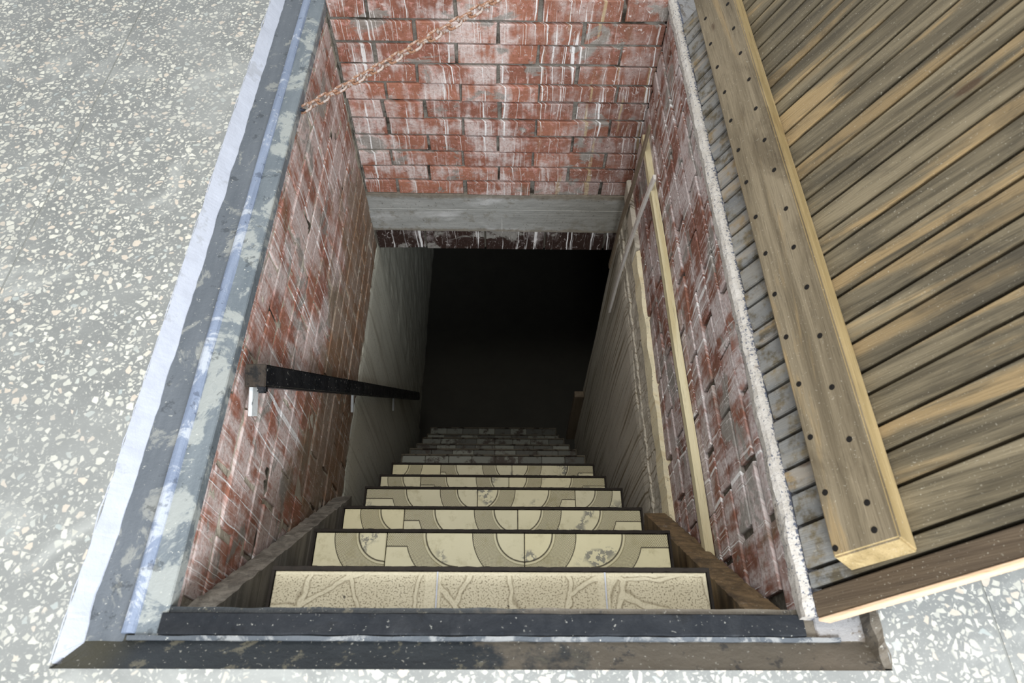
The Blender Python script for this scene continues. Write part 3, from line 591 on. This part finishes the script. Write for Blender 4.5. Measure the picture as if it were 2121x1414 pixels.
# ------------------------------------------------------------------ handrail
th = math.radians(62.86); d = Vector((0, math.cos(th), -math.sin(th))); nn = Vector((0, math.sin(th), math.cos(th)))
RO = Vector((-0.510, 0.7243, -0.063))
HR = empty('handrail', RO, 'black painted flat handrail on the left wall going down the stairs', 'handrail')
def orient(bm, R=(d, nn)):
    for v in bm.verts: v.co = Vector((v.co.x, 0, 0)) + d * v.co.y + nn * v.co.z
bm = bmesh.new(); add_box(bm, (-0.0212, 0.004, -0.0473), (0.0212, 2.7, 0.0)); bmesh.ops.bevel(bm, geom=list(bm.edges), offset=0.004, segments=3, affect='EDGES'); orient(bm)
o = link_obj('rail_bar', bm_mesh('rail_bar', bm), MT['rail'], HR)
bm = bmesh.new(); add_box(bm, (-0.0217, 0.0, -0.0478), (0.0217, 0.0045, 0.0005)); bmesh.ops.bevel(bm, geom=list(bm.edges), offset=0.0018, segments=2, affect='EDGES'); orient(bm)
o = link_obj('rail_cap', bm_mesh('rail_cap', bm), MT['railend'], HR); o['label'] = 'bare worn brown end of the rail'
bm = bmesh.new(); add_box(bm, (0.004, 0.0, -0.060), (0.0215, 0.020, -0.044)); bmesh.ops.bevel(bm, geom=list(bm.edges), offset=0.003, segments=2, affect='EDGES'); orient(bm)
link_obj('rail_hook', bm_mesh('rail_hook', bm), MT['rail'], HR)
for t, w, xo in ((0.016, 0.036, -0.006), (1.02, 0.016, -0.012), (1.95, 0.016, -0.012)):
    bm = bmesh.new(); add_box(bm, (xo - 0.012, t, -0.108), (xo - 0.004, t + w, -0.044)); bmesh.ops.bevel(bm, geom=list(bm.edges), offset=0.0015, segments=1, affect='EDGES'); orient(bm)
    o = link_obj('bracket', bm_mesh('bracket', bm), MT['brk'], HR); o['label'] = 'white painted bracket under the rail'

# ------------------------------------------------------------------ timber strips on the right wall
bm_ = prism_y('wall_batten', [(0.006, -0.014), (-0.014, -0.014), (-0.014, 0.012), (0.006, 0.014)], -0.73, 0.72, MT['strip'], n=60, wob=lambda i, y: (mnoise.noise(Vector((y * 3, 0, 0))) * 0.002, mnoise.noise(Vector((y * 2, 4, 0))) * 0.003))
bm_.location = (XR - 0.008, 1.15, -0.436); bm_['label'] = 'long pale wooden batten fixed level along the right brick wall'; bm_['category'] = 'batten'
def lath(name, pts, w, t, mat, label):
    root = Vector(pts[-1]); bm = bmesh.new(); rings = []
    # smooth polyline
    P = [Vector(p) for p in pts]; Q = []
    for i in range(len(P) - 1):
        p0, p1, p2, p3 = P[max(i - 1, 0)], P[i], P[i + 1], P[min(i + 2, len(P) - 1)]
        for s_ in range(4):
            u = s_ / 4; Q.append(0.5 * ((2 * p1) + (p2 - p0) * u + (2 * p0 - 5 * p1 + 4 * p2 - p3) * u * u + (3 * p1 - p0 - 3 * p2 + p3) * u ** 3))
    Q.append(P[-1])
    for i, p in enumerate(Q):
        tdir = (Q[min(i + 1, len(Q) - 1)] - Q[max(i - 1, 0)]).normalized(); e2 = Vector((1, 0, 0)); e1 = tdir.cross(e2).normalized()
        rings.append([bm.verts.new(p - root + e1 * a * w / 2 + e2 * b * t / 2) for a, b in ((-1, -1), (1, -1), (1, 1), (-1, 1))])
    for a, b in zip(rings, rings[1:]):
        for i in range(4): bm.faces.new((a[i], a[(i + 1) % 4], b[(i + 1) % 4], b[i]))
    bm.faces.new(rings[0][::-1]); bm.faces.new(rings[-1])
    o = link_obj(name, bm_mesh(name, bm), mat); o.location = root; o['label'] = label; o['category'] = 'lath'
lath('loose_lath', [(0.478, 1.80, -0.332), (0.474, 1.795, -0.418), (0.472, 1.803, -0.508), (0.47, 1.815, -0.636), (0.47, 1.845, -0.761), (0.47, 1.868, -0.906), (0.47, 1.88, -1.017), (0.47, 1.895, -1.176)], 0.022, 0.008, MT['strip2'], 'bent grey-brown lath hanging near the far right corner of the shaft')
lath('loose_lath', [(0.478, 1.60, -0.363), (0.474, 1.612, -0.445), (0.47, 1.632, -0.57), (0.47, 1.658, -0.701), (0.47, 1.682, -0.831), (0.47, 1.705, -1.001), (0.47, 1.718, -1.157), (0.47, 1.726, -1.276)], 0.018, 0.009, MT['strip3'], 'slim whitish lath leaning against the right wall below the batten')

# ------------------------------------------------------------------ hatch lid, hinged on the right
EL = math.radians(57.8)
LID = empty('trapdoor', (0.515, 0.2, 0.0), 'open wooden hatch lid of weathered narrow boards seen from below', 'trapdoor')
LID.rotation_euler = (0, -EL, 0)
# lid space: x up the slope, y along the hinge, z towards the shaft (local z points to -x,+z)
SK = 0.08; Y0 = 0.2
def lidmesh(name, quads, z0, z1, mat, parent, bev=0.0015, seg=2, chamf=None):
    bm = bmesh.new(); vs = []
    for zz in (z0, z1):
        for (x, y) in quads: vs.append(bm.verts.new((x, y - Y0 + SK * x, zz)))
    bm.faces.new(vs[3::-1]); bm.faces.new(vs[4:])
    for i in range(4): bm.faces.new((vs[i], vs[(i + 1) % 4], vs[4 + (i + 1) % 4], vs[4 + i]))
    if chamf: chamf(vs)
    if bev: bmesh.ops.bevel(bm, geom=list(bm.edges), offset=bev, segments=seg, affect='EDGES')
    return link_obj(name, bm_mesh(name, bm), mat, parent)
seams = [0.258, 0.300, 0.3265, 0.3675, 0.4265, 0.4715, 0.5295, 0.5715, 0.6315, 0.6745, 0.7315, 0.7745, 0.8325, 0.8735, 0.9335, 0.9765, 1.033, 1.0745, 1.136, 1.1775, 1.2355, 1.2765, 1.332, 1.377, 1.436, 1.480, 1.539, 1.578, 1.6415, 1.685, 1.744, 1.785, 1.845]
seams = [0.240, 0.262, 0.2935] + seams[3:]
LW = 1.15
rs = random.Random(5)
for i, (a, b) in enumerate(zip(seams, seams[1:])):
    gp = 0.0034
    if i == 0: continue
    dz = rs.uniform(-0.0012, 0.0012)
    lidmesh('slat', [(rs.uniform(-0.002, 0.003), a + gp), (LW, a + gp), (LW, b - gp), (rs.uniform(-0.002, 0.003), b - gp)], -0.022 + dz, 0.0 + dz, MT['slat'], LID, 0.0018)
lidmesh('backing', [(0.006, 0.262), (LW - 0.01, 0.262), (LW - 0.01, 1.84), (0.006, 1.84)], -0.034, -0.0225, MT['void'], LID, 0)
lidmesh('edge_board', [(0.0, 0.2195), (LW, 0.2195), (LW, 0.259), (0.0, 0.259)], -0.032, -0.001, MT['trimw'], LID, 0.002)['label'] = 'darker end board'
lidmesh('end_cap', [(0.001, 0.214), (LW, 0.214), (LW, 0.219), (0.001, 0.219)], -0.031, -0.0015, MT['lit_end'], LID, 0.001)['label'] = 'pale wood end edge, window light put into its colour'  # window light on the end face is put into this pale colour
def chf(vs):   # slanted near end of the batten
    for i in (4, 5): vs[i].co.y += 0.017
def batt(s0, s1, y0, y1, h):
    bm = bmesh.new(); lo = [(s0, y0), (s1, y0 + 0.004), (s1, y1), (s0, y1)]
    vs = [bm.verts.new((x, y - Y0 + SK * 0.0, zz)) for zz in (0.0008, h) for (x, y) in lo]
    for i in (4, 5): vs[i].co.y += 0.016
    bm.faces.new(vs[3::-1]); bm.faces.new(vs[4:])
    for i in range(4): bm.faces.new((vs[i], vs[(i + 1) % 4], vs[4 + (i + 1) % 4], vs[4 + i]))
    for v in vs[4:]: pass
    bmesh.ops.bevel(bm, geom=list(bm.edges), offset=0.003, segments=2, affect='EDGES')
    for v in bm.verts: v.co.x += mnoise.noise(Vector((0, v.co.y * 4, 0))) * 0.003
    o = link_obj('batten', bm_mesh('batten', bm), MT['batten'], LID); o.data.materials.append(MT['battside'])
    for f in o.data.polygons:
        if f.normal.z < 0.5: f.material_index = 1
    return o
BT = batt(0.080, 0.192, 0.276, 1.83, 0.040); BT['label'] = 'thick grey-brown crosspiece with screw holes'
# subdivided lengthwise is not needed; recessed screws sit in little dark cups
def cyl(bm, c, r, h, n=10):
    a = [bm.verts.new((c[0] + r * math.cos(2 * math.pi * i / n), c[1] + r * math.sin(2 * math.pi * i / n), c[2])) for i in range(n)]
    b = [bm.verts.new((v.co.x, v.co.y, c[2] + h)) for v in a]; bm.faces.new(b); bm.faces.new(a[::-1])
    for i in range(n): bm.faces.new((a[i], a[(i + 1) % n], b[(i + 1) % n], b[i]))
bm = bmesh.new(); cyl(bm, (0, 0, -0.004), 0.0052, 0.0044, 12); cyl(bm, (0.0004, 0, 0.0002), 0.0022, 0.0006, 8); scr = bm_mesh('screw', bm); scr.materials.append(MT['screw'])
SCR = [(0.1, 1.705), (0.096, 1.599), (0.098, 1.501), (0.1, 1.401), (0.097, 1.301), (0.097, 1.201), (0.096, 1.1), (0.097, 0.997), (0.098, 0.897), (0.17, 1.675), (0.167, 1.574), (0.166, 1.475), (0.168, 1.373),
       (0.164, 1.274), (0.163, 1.171), (0.165, 1.077), (0.166, 0.966), (0.159, 0.87), (0.095, 0.796), (0.096, 0.696), (0.097, 0.595), (0.093, 0.493), (0.094, 0.394), (0.162, 0.771), (0.16, 0.664), (0.155, 0.562), (0.159, 0.464), (0.158, 0.358), (0.087, 0.305), (0.157, 0.316)]
for x, y in SCR: o = link_obj('screw', scr, None, BT); o.location = (x, y - Y0, 0.0402)
# far crosspiece near the free edge of the lid
BT2 = lidmesh('batten', [(0.98, 0.30), (1.085, 0.30), (1.085, 1.80), (0.98, 1.80)], 0.0008, 0.040, MT['batten'], LID, 0.003)

# ------------------------------------------------------------------ chain
A = Vector((-0.548, 1.520, -0.062)); u_ = Vector((math.cos(EL), 0, math.sin(EL))); n_ = Vector((-math.sin(EL), 0, math.cos(EL)))
B = Vector((0.515, 1.68, 0)) + u_ * 1.03 + n_ * 0.05
CH = empty('chain', A, 'rusty iron chain stretched from the left wall of the hatch up to the open lid', 'chain')
def stadium(L, w, n=8):
    r = w / 2; s = L / 2 - r; pts = []
    for i in range(n): t = -math.pi / 2 + math.pi * i / (n - 1); pts.append((s + r * math.cos(t), r * math.sin(t), 0))
    for i in range(n): t = math.pi / 2 + math.pi * i / (n - 1); pts.append((-s + r * math.cos(t), r * math.sin(t), 0))
    return pts
lk = tube_mesh('link', stadium(0.0375, 0.0185), 0.0036, 8, True); lk.materials.append(MT['rust'])
D = B - A; N = int(D.length / 0.0300); pts = []
for i in range(N + 1):
    t = i / N; p = A + D * t; p.z -= 0.035 * 4 * t * (1 - t); pts.append(p)
for i in range(N):
    a, b = pts[i], pts[i + 1]; t = (b - a).normalized(); q = t.to_track_quat('X', 'Z').to_matrix().to_4x4()
    o = bpy.data.objects.new('link', lk); COL.objects.link(o); o.parent = CH
    m = q @ Matrix.Rotation((math.pi / 2 if i % 2 else 0) + math.radians(28) + random.uniform(-.25, .25), 4, 'X'); o.rotation_euler = m.to_euler(); o.location = (a + b) / 2 - A
hk = tube_mesh('hook', [(-0.012, -0.012, 0.012), (0.004, -0.010, 0.010), (0.011, -0.004, 0.003), (0.010, 0.004, -0.004), (0.002, 0.006, -0.008), (-0.012, 0.004, -0.010)], 0.0038, 8)
o = link_obj('hook', hk, MT['iron'], CH); o['label'] = 'dark iron hook in the wall'
